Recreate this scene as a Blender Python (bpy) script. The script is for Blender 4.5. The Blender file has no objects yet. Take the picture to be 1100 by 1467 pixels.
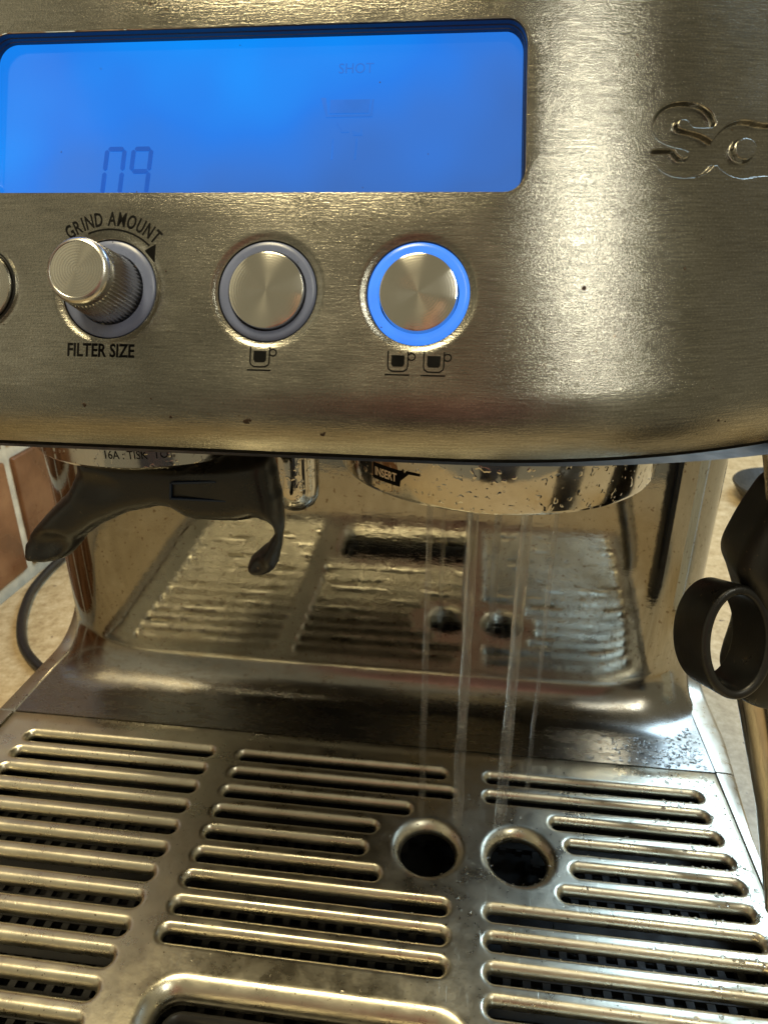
import bpy, bmesh, math, random
import numpy as np
from mathutils import Vector, Matrix, noise
from mathutils.geometry import delaunay_2d_cdt
rnd = random.Random(7)
PI = math.pi
MM = 0.001
sc = bpy.context.scene

# ------------------------------------------------------------------ camera
# world: X along the machine front, Y into the machine, Z up, drip tray top at z = 0 (all helpers take millimetres)
cd = bpy.data.cameras.new("camera"); cam = bpy.data.objects.new("camera", cd)
sc.collection.objects.link(cam); sc.camera = cam
PITCH, YAW = math.radians(23.7), math.radians(7.2)
fw = Vector((-math.sin(YAW)*math.cos(PITCH), math.cos(YAW)*math.cos(PITCH), -math.sin(PITCH)))
cam.rotation_euler = fw.to_track_quat('-Z', 'Y').to_euler()
cam.location = (0, 0, 0.200)
cd.sensor_fit = 'VERTICAL'; cd.sensor_height = 36; cd.sensor_width = 27
cd.lens = 1000.0/1467*36
cd.clip_start = 0.005; cd.clip_end = 20
cd.dof.use_dof = True; cd.dof.focus_distance = 0.155; cd.dof.aperture_fstop = 45

# ------------------------------------------------------------------ light
w = bpy.data.worlds.new("World"); sc.world = w; w.use_nodes = True
bg = w.node_tree.nodes['Background']
bg.inputs[0].default_value = (1.0, 0.875, 0.56, 1); bg.inputs[1].default_value = 0.23
def area(name, loc, target, sx, sy, power, col):
    l = bpy.data.lights.new(name, 'AREA'); l.shape = 'RECTANGLE'; l.size = sx; l.size_y = sy
    l.energy = power; l.color = col
    o = bpy.data.objects.new(name, l); sc.collection.objects.link(o)
    o.location = loc
    o.rotation_euler = (Vector(target)-Vector(loc)).to_track_quat('-Z', 'Y').to_euler()
    return o
area('window_light', (0.56, 0.82, 0.92), (0.08, 0.2, 0.0), 0.60, 0.65, 10.5, (0.55, 0.78, 1.0))
area('streak_lamp', (0.50, -0.62, 1.04), (0.02, 0.13, 0.20), 0.035, 0.50, 2.5, (1.0, 0.97, 0.80))  # unseen narrow lamp, placed and shaped for the bright streak on the panel
area('ceiling_light', (-0.30, 0.02, 1.45), (-0.05, 0.1, 0.0), 0.60, 0.40, 19.0, (1.0, 0.84, 0.50))
sc.view_settings.view_transform = 'Standard'; sc.view_settings.look = 'None'
sc.view_settings.exposure = 0.2; sc.view_settings.gamma = 1

# ------------------------------------------------------------------ node helpers
def mat(name):
    m = bpy.data.materials.new(name); m.use_nodes = True
    nt = m.node_tree; b = nt.nodes['Principled BSDF']
    return m, nt, b
def nd(nt, t, **k):
    n = nt.nodes.new(t)
    for a, v in k.items():
        if a.startswith('i_'):
            key = a[2:]; key = int(key) if key.isdigit() else key.replace('_', ' ')
            n.inputs[key].default_value = v
        else: setattr(n, a, v)
    return n
def mapping(nt, scale, out='Object', rot=(0, 0, 0)):
    tc = nd(nt, 'ShaderNodeTexCoord'); mp = nd(nt, 'ShaderNodeMapping')
    mp.inputs['Scale'].default_value = scale; mp.inputs['Rotation'].default_value = rot
    nt.links.new(tc.outputs[out], mp.inputs[0]); return mp.outputs[0]
def noise_t(nt, vec, scale, detail=3, rough=.55):
    n = nd(nt, 'ShaderNodeTexNoise'); n.inputs['Scale'].default_value = scale
    n.inputs['Detail'].default_value = detail; n.inputs['Roughness'].default_value = rough
    nt.links.new(vec, n.inputs['Vector']); return n.outputs['Fac']
def ramp(nt, fac, stops):
    r = nd(nt, 'ShaderNodeValToRGB'); e = r.color_ramp.elements
    while len(e) < len(stops): e.new(0.5)
    for el, (p, c) in zip(e, stops):
        el.position = p; el.color = c if len(c) == 4 else (*c, 1)
    nt.links.new(fac, r.inputs[0]); return r.outputs[0]
def g(v): return (v, v, v, 1)
def mix(nt, a, b, fac, mode='MIX'):
    m = nd(nt, 'ShaderNodeMix', data_type='RGBA', blend_type=mode)
    for sock, val in ((m.inputs[6], a), (m.inputs[7], b), (m.inputs[0], fac)):
        if isinstance(val, (int, float)): sock.default_value = val
        elif isinstance(val, tuple): sock.default_value = val if len(val) == 4 else (*val, 1)
        else: nt.links.new(val, sock)
    return m.outputs[2]
def math_n(nt, op, a, b=0.0, c=0.0):
    m = nd(nt, 'ShaderNodeMath', operation=op)
    for i, v in enumerate((a, b, c)):
        if isinstance(v, (int, float)): m.inputs[i].default_value = v
        else: nt.links.new(v, m.inputs[i])
    return m.outputs[0]
def bump(nt, b, hs, dist=0.0001):
    """hs: list of (height socket, strength)"""
    prev = None
    for h, s in hs:
        bn = nd(nt, 'ShaderNodeBump'); bn.inputs['Strength'].default_value = s
        bn.inputs['Distance'].default_value = dist
        nt.links.new(h, bn.inputs['Height'])
        if prev: nt.links.new(prev, bn.inputs['Normal'])
        prev = bn.outputs[0]
    nt.links.new(prev, b.inputs['Normal'])
def simple(name, col, rough, metal=0.0, var=0.08, bscale=0, bstr=.2, coat=0):
    m, nt, b = mat(name)
    v = mapping(nt, (1, 1, 1))
    n = noise_t(nt, v, 90, 4)
    lo = tuple(c*(1-var*2) for c in col); hi = tuple(min(1, c*(1+var*2)) for c in col)
    nt.links.new(ramp(nt, n, [(.3, lo), (.7, hi)]), b.inputs['Base Color'])
    b.inputs['Metallic'].default_value = metal
    nt.links.new(ramp(nt, noise_t(nt, v, 260, 4), [(.3, g(rough*.8)), (.7, g(min(1, rough*1.25)))]), b.inputs['Roughness'])
    b.inputs['Coat Weight'].default_value = coat
    if bscale: bump(nt, b, [(noise_t(nt, v, bscale, 3), bstr)])
    return m

# brushed steel of the front panel (UV is in metres along the surface)
def m_panel():
    m, nt, b = mat('brushed_panel_steel')
    b.inputs['Metallic'].default_value = 1
    uv = mapping(nt, (1, 1, 1), 'UV')
    big = noise_t(nt, uv, 28, 4, .6)
    col = ramp(nt, big, [(.3, (.235, .225, .20)), (.55, (.31, .30, .265)), (.75, (.375, .365, .33))])
    # small brown dried splashes
    sp = noise_t(nt, uv, 640, 1, .4)
    spm = ramp(nt, sp, [(.78, g(0)), (.80, g(.6))])
    nt.links.new(mix(nt, col, (.16, .10, .05), spm), b.inputs['Base Color'])
    grain = noise_t(nt, mapping(nt, (1, 1, 1), 'UV'), 2300, 3, .7)
    line = noise_t(nt, mapping(nt, (.15, 1, 1), 'UV'), 2900, 3, .7)
    cl = ramp(nt, noise_t(nt, mapping(nt, (.05, 1, 1), 'UV'), 2600, 4, .75), [(.30, g(.72)), (.70, g(1.25))])
    sk = ramp(nt, noise_t(nt, uv, 2300, 2, .6), [(.35, g(.82)), (.62, g(1.0)), (.75, g(1.5))])
    bc = b.inputs['Base Color'].links[0].from_socket
    nt.links.new(mix(nt, mix(nt, bc, cl, 1.0, 'MULTIPLY'), sk, 1.0, 'MULTIPLY'), b.inputs['Base Color'])  # relief contrast and sparkle of the brushed grain painted into the colour
    # crossing swipes left by a cloth
    s1 = noise_t(nt, mapping(nt, (.05, 1, 1), 'UV', (0, 0, .35)), 1500, 2, .5)
    s2 = noise_t(nt, mapping(nt, (.05, 1, 1), 'UV', (0, 0, -.75)), 1400, 2, .5)
    s1 = ramp(nt, s1, [(.60, g(0)), (.80, g(1))]); s2 = ramp(nt, s2, [(.62, g(0)), (.82, g(1))])
    bump(nt, b, [(line, .62), (grain, .42), (s1, .14), (s2, .12)], 0.00008)
    r = ramp(nt, noise_t(nt, uv, 60, 5, .65), [(.3, g(.14)), (.7, g(.24))])
    nt.links.new(r, b.inputs['Roughness'])
    b.inputs['Anisotropic'].default_value = .8; b.inputs['Anisotropic Rotation'].default_value = .25
    t = nd(nt, 'ShaderNodeTangent', direction_type='UV_MAP'); t.uv_map = 'UVMap'
    nt.links.new(t.outputs[0], b.inputs['Tangent'])
    return m
def m_tray():
    m, nt, b = mat('worn_tray_steel')
    b.inputs['Metallic'].default_value = 1
    o = mapping(nt, (1, 1, 1))
    big = noise_t(nt, o, 26, 5, .6)
    col = ramp(nt, big, [(.28, (.52, .48, .37)), (.5, (.66, .62, .50)), (.72, (.76, .73, .61))])
    film = noise_t(nt, o, 75, 5, .7)
    col = mix(nt, col, (.34, .30, .19), ramp(nt, film, [(.56, g(0)), (.78, g(.45))]))
    dots = ramp(nt, noise_t(nt, o, 900, 2, .4), [(.70, g(0)), (.74, g(.8))])
    nt.links.new(mix(nt, col, (.09, .055, .03), dots), b.inputs['Base Color'])
    fil2 = ramp(nt, film, [(.35, g(.24)), (.55, g(.35)), (.8, g(.52))])
    nt.links.new(fil2, b.inputs['Roughness'])
    sc1 = ramp(nt, noise_t(nt, mapping(nt, (1, .05, 1), 'Object', (0, 0, .7)), 1500, 2), [(.66, g(0)), (.74, g(1))])
    bump(nt, b, [(noise_t(nt, o, 1500, 3), .28), (noise_t(nt, o, 320, 3), .35), (sc1, .25)], 0.00008)
    return m
def m_mirror():
    m, nt, b = mat('polished_splash_steel')
    b.inputs['Metallic'].default_value = 1
    o = mapping(nt, (1, 1, 1))
    film = noise_t(nt, mapping(nt, (1, 1, .35)), 60, 5, .65)
    col = ramp(nt, film, [(.3, (.27, .265, .25)), (.7, (.34, .335, .315))])
    dots = ramp(nt, noise_t(nt, o, 620, 2, .4), [(.66, g(0)), (.72, g(.7))])
    # brown mottling, stronger towards the foot of the plate
    sep = nd(nt, 'ShaderNodeSeparateXYZ'); nt.links.new(o, sep.inputs[0])
    band = nd(nt, 'ShaderNodeMapRange', i_1=0.004, i_2=0.034, i_3=1.0, i_4=0.0); nt.links.new(sep.outputs[2], band.inputs[0])
    gr = ramp(nt, noise_t(nt, mapping(nt, (.3, 1, 1)), 260, 5, .7), [(.45, g(0)), (.70, g(.5))])
    foot_mottle = math_n(nt, 'MULTIPLY', gr, band.outputs[0])
    col = mix(nt, col, (.20, .15, .08), foot_mottle)
    nt.links.new(mix(nt, col, (.12, .08, .05), dots), b.inputs['Base Color'])
    r0 = ramp(nt, film, [(.3, g(.018)), (.6, g(.035)), (.8, g(.10))])
    b2_ = nd(nt, 'ShaderNodeMapRange', i_1=0.002, i_2=0.024, i_3=.75, i_4=0.0); nt.links.new(sep.outputs[2], b2_.inputs[0])
    rr = mix(nt, mix(nt, r0, g(.30), b2_.outputs[0]), g(.45), foot_mottle)
    nt.links.new(rr, b.inputs['Roughness'])
    bump(nt, b, [(noise_t(nt, o, 34, 2), .022), (noise_t(nt, o, 420, 3), .028), (gr, .08)], 0.00015)
    return m
def m_chrome(name='wet_chrome', rough=.06, bs=.5):
    m, nt, b = mat(name)
    b.inputs['Metallic'].default_value = 1
    o = mapping(nt, (1, 1, 1))
    dots = ramp(nt, noise_t(nt, o, 700, 3, .5), [(.66, g(0)), (.72, g(.8))])
    nt.links.new(mix(nt, (.50, .48, .44), (.07, .05, .035), dots), b.inputs['Base Color'])
    nt.links.new(ramp(nt, noise_t(nt, o, 120, 4), [(.35, g(rough)), (.75, g(rough*3.2))]), b.inputs['Roughness'])
    d = ramp(nt, noise_t(nt, o, 520, 1), [(.60, g(0)), (.70, g(1))])
    bump(nt, b, [(d, bs*.6), (noise_t(nt, o, 210, 3), bs*.35)], 0.0002)
    return m
def m_spun():
    m, nt, b = mat('spun_button_steel')
    b.inputs['Metallic'].default_value = 1
    b.inputs['Base Color'].default_value = (.66, .64, .58, 1)
    o = mapping(nt, (1, 1, 1))
    wv = nd(nt, 'ShaderNodeTexWave', wave_type='RINGS', rings_direction='Z', wave_profile='SIN')
    wv.inputs['Scale'].default_value = 640; wv.inputs['Distortion'].default_value = .5
    wv.inputs['Detail'].default_value = 1
    nt.links.new(o, wv.inputs['Vector'])
    bump(nt, b, [(wv.outputs['Fac'], .12), (noise_t(nt, o, 1500, 2), .10)], 0.00003)
    b.inputs['Roughness'].default_value = .15
    b.inputs['Anisotropic'].default_value = .9; b.inputs['Anisotropic Rotation'].default_value = .25
    t = nd(nt, 'ShaderNodeTangent', direction_type='RADIAL', axis='Z')
    nt.links.new(t.outputs[0], b.inputs['Tangent'])
    return m
def m_screen():
    m, nt, b = mat('lit_blue_screen')
    o = mapping(nt, (1, 1, 1), 'UV')
    big = noise_t(nt, o, 26, 2, .5)
    sep = nd(nt, 'ShaderNodeSeparateXYZ'); nt.links.new(o, sep.inputs[0])
    gr = nd(nt, 'ShaderNodeMapRange', i_1=-0.092, i_2=0.009, i_3=-.16, i_4=.16); nt.links.new(sep.outputs[0], gr.inputs[0])
    gv = nd(nt, 'ShaderNodeMapRange', i_1=0.035, i_2=0.066, i_3=.22, i_4=-.20); nt.links.new(sep.outputs[1], gv.inputs[0])
    f = math_n(nt, 'ADD', math_n(nt, 'ADD', big, gr.outputs[0]), gv.outputs[0])
    col = ramp(nt, f, [(.20, (.003, .235, .84)), (.42, (.009, .172, .71)), (.60, (.026, .150, .56)), (.80, (.032, .125, .43))])
    nt.links.new(col, b.inputs['Emission Color']); b.inputs['Emission Strength'].default_value = 1.0
    b.inputs['Base Color'].default_value = (.005, .01, .03, 1)
    b.inputs['Roughness'].default_value = .12
    return m
def m_counter():
    m, nt, b = mat('speckled_beige_worktop')
    o = mapping(nt, (1, 1, 1))
    a = ramp(nt, noise_t(nt, o, 130, 5, .75), [(.3, (.30, .215, .115)), (.5, (.46, .36, .215)), (.7, (.60, .50, .34))])
    v = nd(nt, 'ShaderNodeTexVoronoi'); v.inputs['Scale'].default_value = 420; nt.links.new(o, v.inputs['Vector'])
    d = ramp(nt, v.outputs['Distance'], [(.10, g(.55)), (.24, g(0))])
    k = ramp(nt, noise_t(nt, o, 230, 2), [(.5, g(0)), (.6, g(1))])
    c = mix(nt, a, (.20, .13, .07), math_n(nt, 'MULTIPLY', d, k))
    c = mix(nt, c, (.10, .06, .04), ramp(nt, noise_t(nt, o, 160, 2, .3), [(.76, g(0)), (.78, g(.9))]))
    nt.links.new(c, b.inputs['Base Color']); b.inputs['Roughness'].default_value = .38
    bump(nt, b, [(noise_t(nt, o, 600, 3), .12)])
    return m
def m_tile():
    m, nt, b = mat('glazed_terracotta')
    o = mapping(nt, (1, 1, 1))
    oi = nd(nt, 'ShaderNodeObjectInfo')
    n1 = noise_t(nt, o, 22, 4, .6)
    c = ramp(nt, n1, [(.28, (.11, .045, .02)), (.5, (.21, .088, .035)), (.72, (.33, .16, .07))])
    c = mix(nt, c, (.16, .05, .02), ramp(nt, noise_t(nt, o, 300, 3), [(.6, g(0)), (.75, g(.5))]))
    hsv = nd(nt, 'ShaderNodeHueSaturation'); nt.links.new(c, hsv.inputs['Color'])
    nt.links.new(math_n(nt, 'MULTIPLY_ADD', oi.outputs['Random'], .35, .82), hsv.inputs['Value'])
    nt.links.new(hsv.outputs[0], b.inputs['Base Color'])
    nt.links.new(ramp(nt, noise_t(nt, o, 45, 3), [(.3, g(.22)), (.7, g(.42))]), b.inputs['Roughness'])
    bump(nt, b, [(noise_t(nt, o, 60, 3), .5)], .0004)
    return m
def m_water(name='clear_water', rough=0.0, blen=1.0):
    m, nt, b = mat(name)
    b.inputs['Base Color'].default_value = (1, 1, 1, 1)
    b.inputs['Transmission Weight'].default_value = 1; b.inputs['IOR'].default_value = 1.33
    b.inputs['Roughness'].default_value = rough
    if blen < 1:
        o = mapping(nt, (1, 1, 1))
        bump(nt, b, [(noise_t(nt, mapping(nt, (1, 1, .12)), 900, 3), .7), (noise_t(nt, o, 700, 2), .3)], .0003)
        tr = nd(nt, 'ShaderNodeBsdfTransparent'); mx = nd(nt, 'ShaderNodeMixShader')
        f = ramp(nt, noise_t(nt, mapping(nt, (1, 1, .06)), 900, 3, .6), [(.35, g(blen*.2)), (.65, g(blen))])
        sp_ = nd(nt, 'ShaderNodeSeparateXYZ'); nt.links.new(o, sp_.inputs[0])
        fade = nd(nt, 'ShaderNodeMapRange', i_1=-0.002, i_2=0.05, i_3=.35, i_4=1.0); nt.links.new(sp_.outputs[2], fade.inputs[0])
        f = math_n(nt, 'MULTIPLY', f, fade.outputs[0])
        nt.links.new(f, mx.inputs[0])
        out = nt.nodes['Material Output']
        df = nd(nt, 'ShaderNodeBsdfTranslucent'); df.inputs[0].default_value = (.85, .85, .82, 1)
        d2 = nd(nt, 'ShaderNodeBsdfDiffuse'); d2.inputs[0].default_value = (.85, .85, .82, 1)
        a1 = nd(nt, 'ShaderNodeMixShader'); a1.inputs[0].default_value = .5; nt.links.new(df.outputs[0], a1.inputs[1]); nt.links.new(d2.outputs[0], a1.inputs[2])
        a2 = nd(nt, 'ShaderNodeMixShader'); a2.inputs[0].default_value = .30; nt.links.new(b.outputs[0], a2.inputs[1]); nt.links.new(a1.outputs[0], a2.inputs[2])
        nt.links.new(tr.outputs[0], mx.inputs[1]); nt.links.new(a2.outputs[0], mx.inputs[2]); nt.links.new(mx.outputs[0], out.inputs[0])
    return m

PANEL = m_panel(); TRAY = m_tray(); MIRROR = m_mirror(); CHROME = m_chrome(); SPUN = m_spun()
SATIN = simple('satin_side_steel', (.50, .46, .38), .30, 1, .06, 900, .15)
WANDSTEEL = simple('wand_steel', (.52, .46, .38), .20, 1, .05, 300, .06)
KNOBSTEEL = simple('knurled_knob_steel', (.58, .57, .54), .25, 1, .06, 900, .1)
BLACK = simple('black_plastic', (.012, .012, .012), .34, 0, .15, 1200, .25)
def m_rubber():
    m, nt, b = mat('dusty_black_plastic'); o = mapping(nt, (1, 1, 1))
    c = ramp(nt, noise_t(nt, o, 110, 5, .7), [(.35, (.006, .0065, .007)), (.75, (.016, .015, .013))])
    c = mix(nt, c, (.16, .11, .06), ramp(nt, noise_t(nt, o, 820, 2, .5), [(.70, g(0)), (.76, g(.7))]))
    nt.links.new(c, b.inputs['Base Color'])
    nt.links.new(ramp(nt, noise_t(nt, o, 70, 5, .65), [(.35, g(.26)), (.7, g(.46))]), b.inputs['Roughness'])
    bump(nt, b, [(noise_t(nt, o, 2400, 2), .35), (noise_t(nt, o, 240, 3), .15)], .0001)
    return m
RUBBER = m_rubber()
GLOSSBLACK = simple('gloss_black_frame', (.01, .02, .05), .06)
GRATE = simple('dark_grate_plastic', (.004, .0038, .0035), .5, 0, .2, 400, .2)
INK = simple('black_print', (.004, .004, .004), .8); INK.node_tree.nodes['Principled BSDF'].inputs['Specular IOR Level'].default_value = .1
RING = simple('smoky_blue_plastic', (.15, .18, .30), .30, 0, .06)
GROUT = simple('cream_grout', (.74, .65, .47), .85, 0, .10, 500, .6)
COUNTER = m_counter(); TILE = m_tile(); WATER = m_water(); STREAM = m_water('falling_water', .08, .55)
CABLE = simple('black_cable_sheath', (.010, .010, .011), .38)
DIRT = simple('dried_coffee', (.035, .018, .008), .75)
SCREEN = m_screen()
def emis(name, col, s):
    m, nt, b = mat(name); b.inputs['Base Color'].default_value = (.02, .05, .12, 1)
    v = mapping(nt, (1, 1, 1)); n = noise_t(nt, v, 120, 3)
    lo = tuple(c*.8 for c in col)
    nt.links.new(ramp(nt, n, [(.3, lo), (.7, col)]), b.inputs['Emission Color'])
    b.inputs['Emission Strength'].default_value = s; b.inputs['Roughness'].default_value = .25
    return m
LITRING = emis('lit_blue_ring', (.055, .26, 1.0), 1.0)
SEG = emis('screen_segment', (.000, .07, .44), 1.0)
GHOST = emis('unlit_segment', (.016, .15, .70), 1.0)
GHOST2 = emis('faint_unlit_segment', (.012, .135, .60), 1.0)
for m_ in (SEG, GHOST, GHOST2): m_.node_tree.nodes['Principled BSDF'].inputs['Specular IOR Level'].default_value = .15

# ------------------------------------------------------------------ mesh helpers (millimetres in, metres out)
def new(name, verts, faces, m, parent=None, smooth=True, uv=None, **props):
    me = bpy.data.meshes.new(name)
    me.from_pydata([tuple(c*MM for c in v) for v in verts], [], faces)
    if smooth: me.polygons.foreach_set('use_smooth', [True]*len(me.polygons))
    if uv is not None:
        l = me.uv_layers.new(name='UVMap')
        vi = np.empty(len(me.loops), dtype=np.int32); me.loops.foreach_get('vertex_index', vi)
        l.data.foreach_set('uv', (np.array(uv, dtype=np.float32)[vi]*MM).ravel())
    me.materials.append(m); me.update()
    o = bpy.data.objects.new(name, me); sc.collection.objects.link(o)
    if parent: o.parent = parent
    for k, v in props.items(): o[k] = v
    return o
def root(name, label, cat, loc=(0, 0, 0), group=None):
    o = bpy.data.objects.new(name, None); sc.collection.objects.link(o)
    o.location = [c*MM for c in loc]; o.empty_display_size = .02
    o['label'] = label; o['category'] = cat
    if group: o['group'] = group
    return o
class MB:
    def __init__(s): s.v = []; s.f = []; s.uv = []
    def add(s, vs, fs):
        n = len(s.v); s.v += [tuple(v) for v in vs]; s.f += [tuple(i+n for i in f) for f in fs]
    def box(s, x0, x1, y0, y1, z0, z1, bev=0):
        bm = bmesh.new(); bmesh.ops.create_cube(bm, size=1)
        for v in bm.verts:
            v.co = Vector((x0+(v.co.x+.5)*(x1-x0), y0+(v.co.y+.5)*(y1-y0), z0+(v.co.z+.5)*(z1-z0)))
        if bev: bmesh.ops.bevel(bm, geom=bm.edges[:], offset=bev, segments=3, affect='EDGES', profile=.6)
        s.add([v.co[:] for v in bm.verts], [[v.index for v in f.verts] for f in bm.faces]); bm.free()
    def loops(s, loops, closed=True, cap0=False, cap1=False):
        n = len(s.v); k = len(loops[0])
        for L in loops: s.v += [tuple(p) for p in L]
        for i in range(len(loops)-1):
            for j in range(k if closed else k-1):
                a = n+i*k+j; b = n+i*k+(j+1) % k
                s.f.append((a, b, b+k, a+k))
        if cap0: s.f.append(tuple(n+j for j in range(k))[::-1])
        if cap1: s.f.append(tuple(n+(len(loops)-1)*k+j for j in range(k)))
    def lathe(s, prof, c=(0, 0, 0), n=64, cap0=False, cap1=False, rmod=None):
        L = []
        for (r, z) in prof:
            L.append([(c[0]+(r+(rmod(t, z) if rmod else 0))*math.cos(t), c[1]+(r+(rmod(t, z) if rmod else 0))*math.sin(t), c[2]+z)
                      for t in [2*PI*j/n for j in range(n)]])
        s.loops(L, True, cap0, cap1)
    def tube(s, pts, rad, n=12, cap=True):
        pts = [Vector(p) for p in pts]; rs = rad if isinstance(rad, (list, tuple)) else [rad]*len(pts)
        L = []; up = None
        for i, p in enumerate(pts):
            t = (pts[min(i+1, len(pts)-1)]-pts[max(i-1, 0)]).normalized()
            if up is None:
                up = Vector((0, 0, 1)) if abs(t.z) < .9 else Vector((1, 0, 0))
            a = (up-t*up.dot(t)).normalized(); up = a; b = t.cross(a)
            L.append([p+(a*math.cos(2*PI*j/n)+b*math.sin(2*PI*j/n))*rs[i] for j in range(n)])
        s.loops(L, True, cap, cap)
    def build(s, name, m, parent=None, smooth=True, **k):
        bm = bmesh.new(); vs = [bm.verts.new([c*MM for c in v]) for v in s.v]
        for f in s.f:
            try: bm.faces.new([vs[i] for i in f])
            except ValueError: pass
        bmesh.ops.recalc_face_normals(bm, faces=bm.faces[:])
        me = bpy.data.meshes.new(name); bm.to_mesh(me); bm.free()
        if smooth: me.polygons.foreach_set('use_smooth', [True]*len(me.polygons))
        me.materials.append(m)
        if smooth:
            try: me.set_sharp_from_angle(angle=math.radians(38))
            except Exception: pass
        o = bpy.data.objects.new(name, me); sc.collection.objects.link(o)
        if parent: o.parent = parent
        for kk, v in k.items(): o[kk] = v
        return o
def spline(pts, n=10):
    pts = [Vector(p) for p in pts]; out = []
    for i in range(len(pts)-1):
        p0 = pts[max(i-1, 0)]; p1 = pts[i]; p2 = pts[i+1]; p3 = pts[min(i+2, len(pts)-1)]
        for k in range(n):
            t = k/n
            out.append(.5*((2*p1)+(p2-p0)*t+(2*p0-5*p1+4*p2-p3)*t*t+(3*p1-p0-3*p2+p3)*t**3))
    out.append(pts[-1]); return out
def seg_dist(P, poly):
    """P (n,2) -> unsigned distance to closed polygon edges, and inside mask"""
    P = np.asarray(P, float); A = np.asarray(poly, float); B = np.roll(A, -1, 0)
    d = np.full(len(P), 1e9); ins = np.zeros(len(P), bool)
    for a, b in zip(A, B):
        ab = b-a; t = np.clip(((P-a)@ab)/(ab@ab+1e-12), 0, 1)
        d = np.minimum(d, np.linalg.norm(P-a-t[:, None]*ab, axis=1))
        c = ((a[1] > P[:, 1]) != (b[1] > P[:, 1])); 
        with np.errstate(divide='ignore', invalid='ignore'):
            xi = (b[0]-a[0])*(P[:, 1]-a[1])/(b[1]-a[1])+a[0]
        ins ^= c & (P[:, 0] < xi)
    return d, ins
def cdt(outline, holes, extra):
    """triangulate outline minus holes; loops are point lists. returns pts, tris"""
    pts = []; edges = []
    for L in [outline]+holes:
        n = len(pts); k = len(L)
        pts += [Vector((p[0], p[1])) for p in L]; edges += [(n+i, n+(i+1) % k) for i in range(k)]
    pts += [Vector((float(p[0]), float(p[1]))) for p in extra]
    V, E, F, *_ = delaunay_2d_cdt(pts, edges, [], 0, 1e-5)
    V = np.array([v[:] for v in V]); F = np.array([f for f in F if len(f) == 3])
    cen = V[F].mean(1)
    keep = seg_dist(cen, outline)[1]
    for h in holes:
        h = np.array(h); lo = h.min(0); hi = h.max(0)
        near = np.where((cen[:, 0] > lo[0]) & (cen[:, 0] < hi[0]) & (cen[:, 1] > lo[1]) & (cen[:, 1] < hi[1]))[0]
        if len(near): keep[near[seg_dist(cen[near], h)[1]]] = False
    return V, F[keep]
def rrect(x0, x1, y0, y1, r, off=0, n=10):
    x0 -= off; x1 += off; y0 -= off; y1 += off; r = max(r+off, .01); out = []
    for cx, cy, a in ((x1-r, y1-r, 0), (x0+r, y1-r, PI/2), (x0+r, y0+r, PI), (x1-r, y0+r, 1.5*PI)):
        out += [(cx+r*math.cos(a+PI/2*i/n), cy+r*math.sin(a+PI/2*i/n)) for i in range(n+1)]
    return out
def circ(cx, cy, r, n=72): return [(cx+r*math.cos(2*PI*i/n), cy+r*math.sin(2*PI*i/n)) for i in range(n)]

# ------------------------------------------------------------------ front panel surface
T = math.radians(23); PR = 160.0; U0 = -5.0; UL = -104.0; RL = 60.0; BR = 13.0
def profile(v):
    if v >= 0:
        return 124+v*math.sin(T), 169.4+v*math.cos(T), -math.cos(T), math.sin(T)
    a = T+v/BR; cy = 124+BR*math.cos(T); cz = 169.4-BR*math.sin(T)
    return cy-BR*math.cos(a), cz+BR*math.sin(a), -math.cos(a), math.sin(a)
def S(u, v, d=0.0):
    y, z, ny, nz = profile(v); y += ny*d; z += nz*d
    if u > U0:
        a = (u-U0)/PR; R = PR+(124-y)
        z += 2.0*((u-U0)/66)**2*max(0, 1-max(v, 0)/20)
        return (U0+R*math.sin(a), 124+PR-R*math.cos(a), z)
    if u < UL:
        a = (UL-u)/RL; R = RL+(124-y)
        return (UL-R*math.sin(a), 124+RL-R*math.cos(a), z)
    return (u, y, z)
def S_frame(u, v, d=0.0):
    p = Vector(S(u, v, d)); e = Vector(S(u+.5, v, d))-Vector(S(u-.5, v, d)); e.normalize()
    f = Vector(S(u, v+.5, d))-Vector(S(u, v-.5, d)); f.normalize(); n = e.cross(f).normalized(); f = n.cross(e)
    return Matrix((( e.x, f.x, n.x, p.x*MM), (e.y, f.y, n.y, p.y*MM), (e.z, f.z, n.z, p.z*MM), (0, 0, 0, 1)))
def S_inv(x, y):
    """pixel of the 1100x1467 photograph -> (u, v) on the panel surface (used once for the engraved outline)"""
    rt = Vector((math.cos(YAW), math.sin(YAW), 0)); up = rt.cross(fw)
    def pj(u, v):
        d = Vector(S(u, v))-Vector((0, 0, 200)); z = d.dot(fw)
        return np.array((550+1000*d.dot(rt)/z, 733.5-1000*d.dot(up)/z))
    gq = np.array([50., 45.])
    for _ in range(14):
        p = pj(*gq); J = np.array([(pj(gq[0]+.01, gq[1])-p)/.01, (pj(gq[0], gq[1]+.01)-p)/.01]).T
        gq = gq+np.clip(np.linalg.solve(J, np.array([x, y])-p), -15, 15)
    return tuple(gq)

machine = root('espresso_machine', 'brushed steel espresso machine with blue screen, buttons, slotted drip tray and black steam wand', 'coffee machine', (-42, 180, -65))
def place(o):      # parts are modelled in world millimetres; hang them under the machine without moving them
    o.parent = machine; o.matrix_parent_inverse = Matrix.Translation(machine.location).inverted(); return o
def P(mb, name, m, **k): return place(mb.build(name, m, **k))
def sub(o, par):
    o.parent = par; o.matrix_parent_inverse = Matrix.Identity(4); return o

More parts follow.
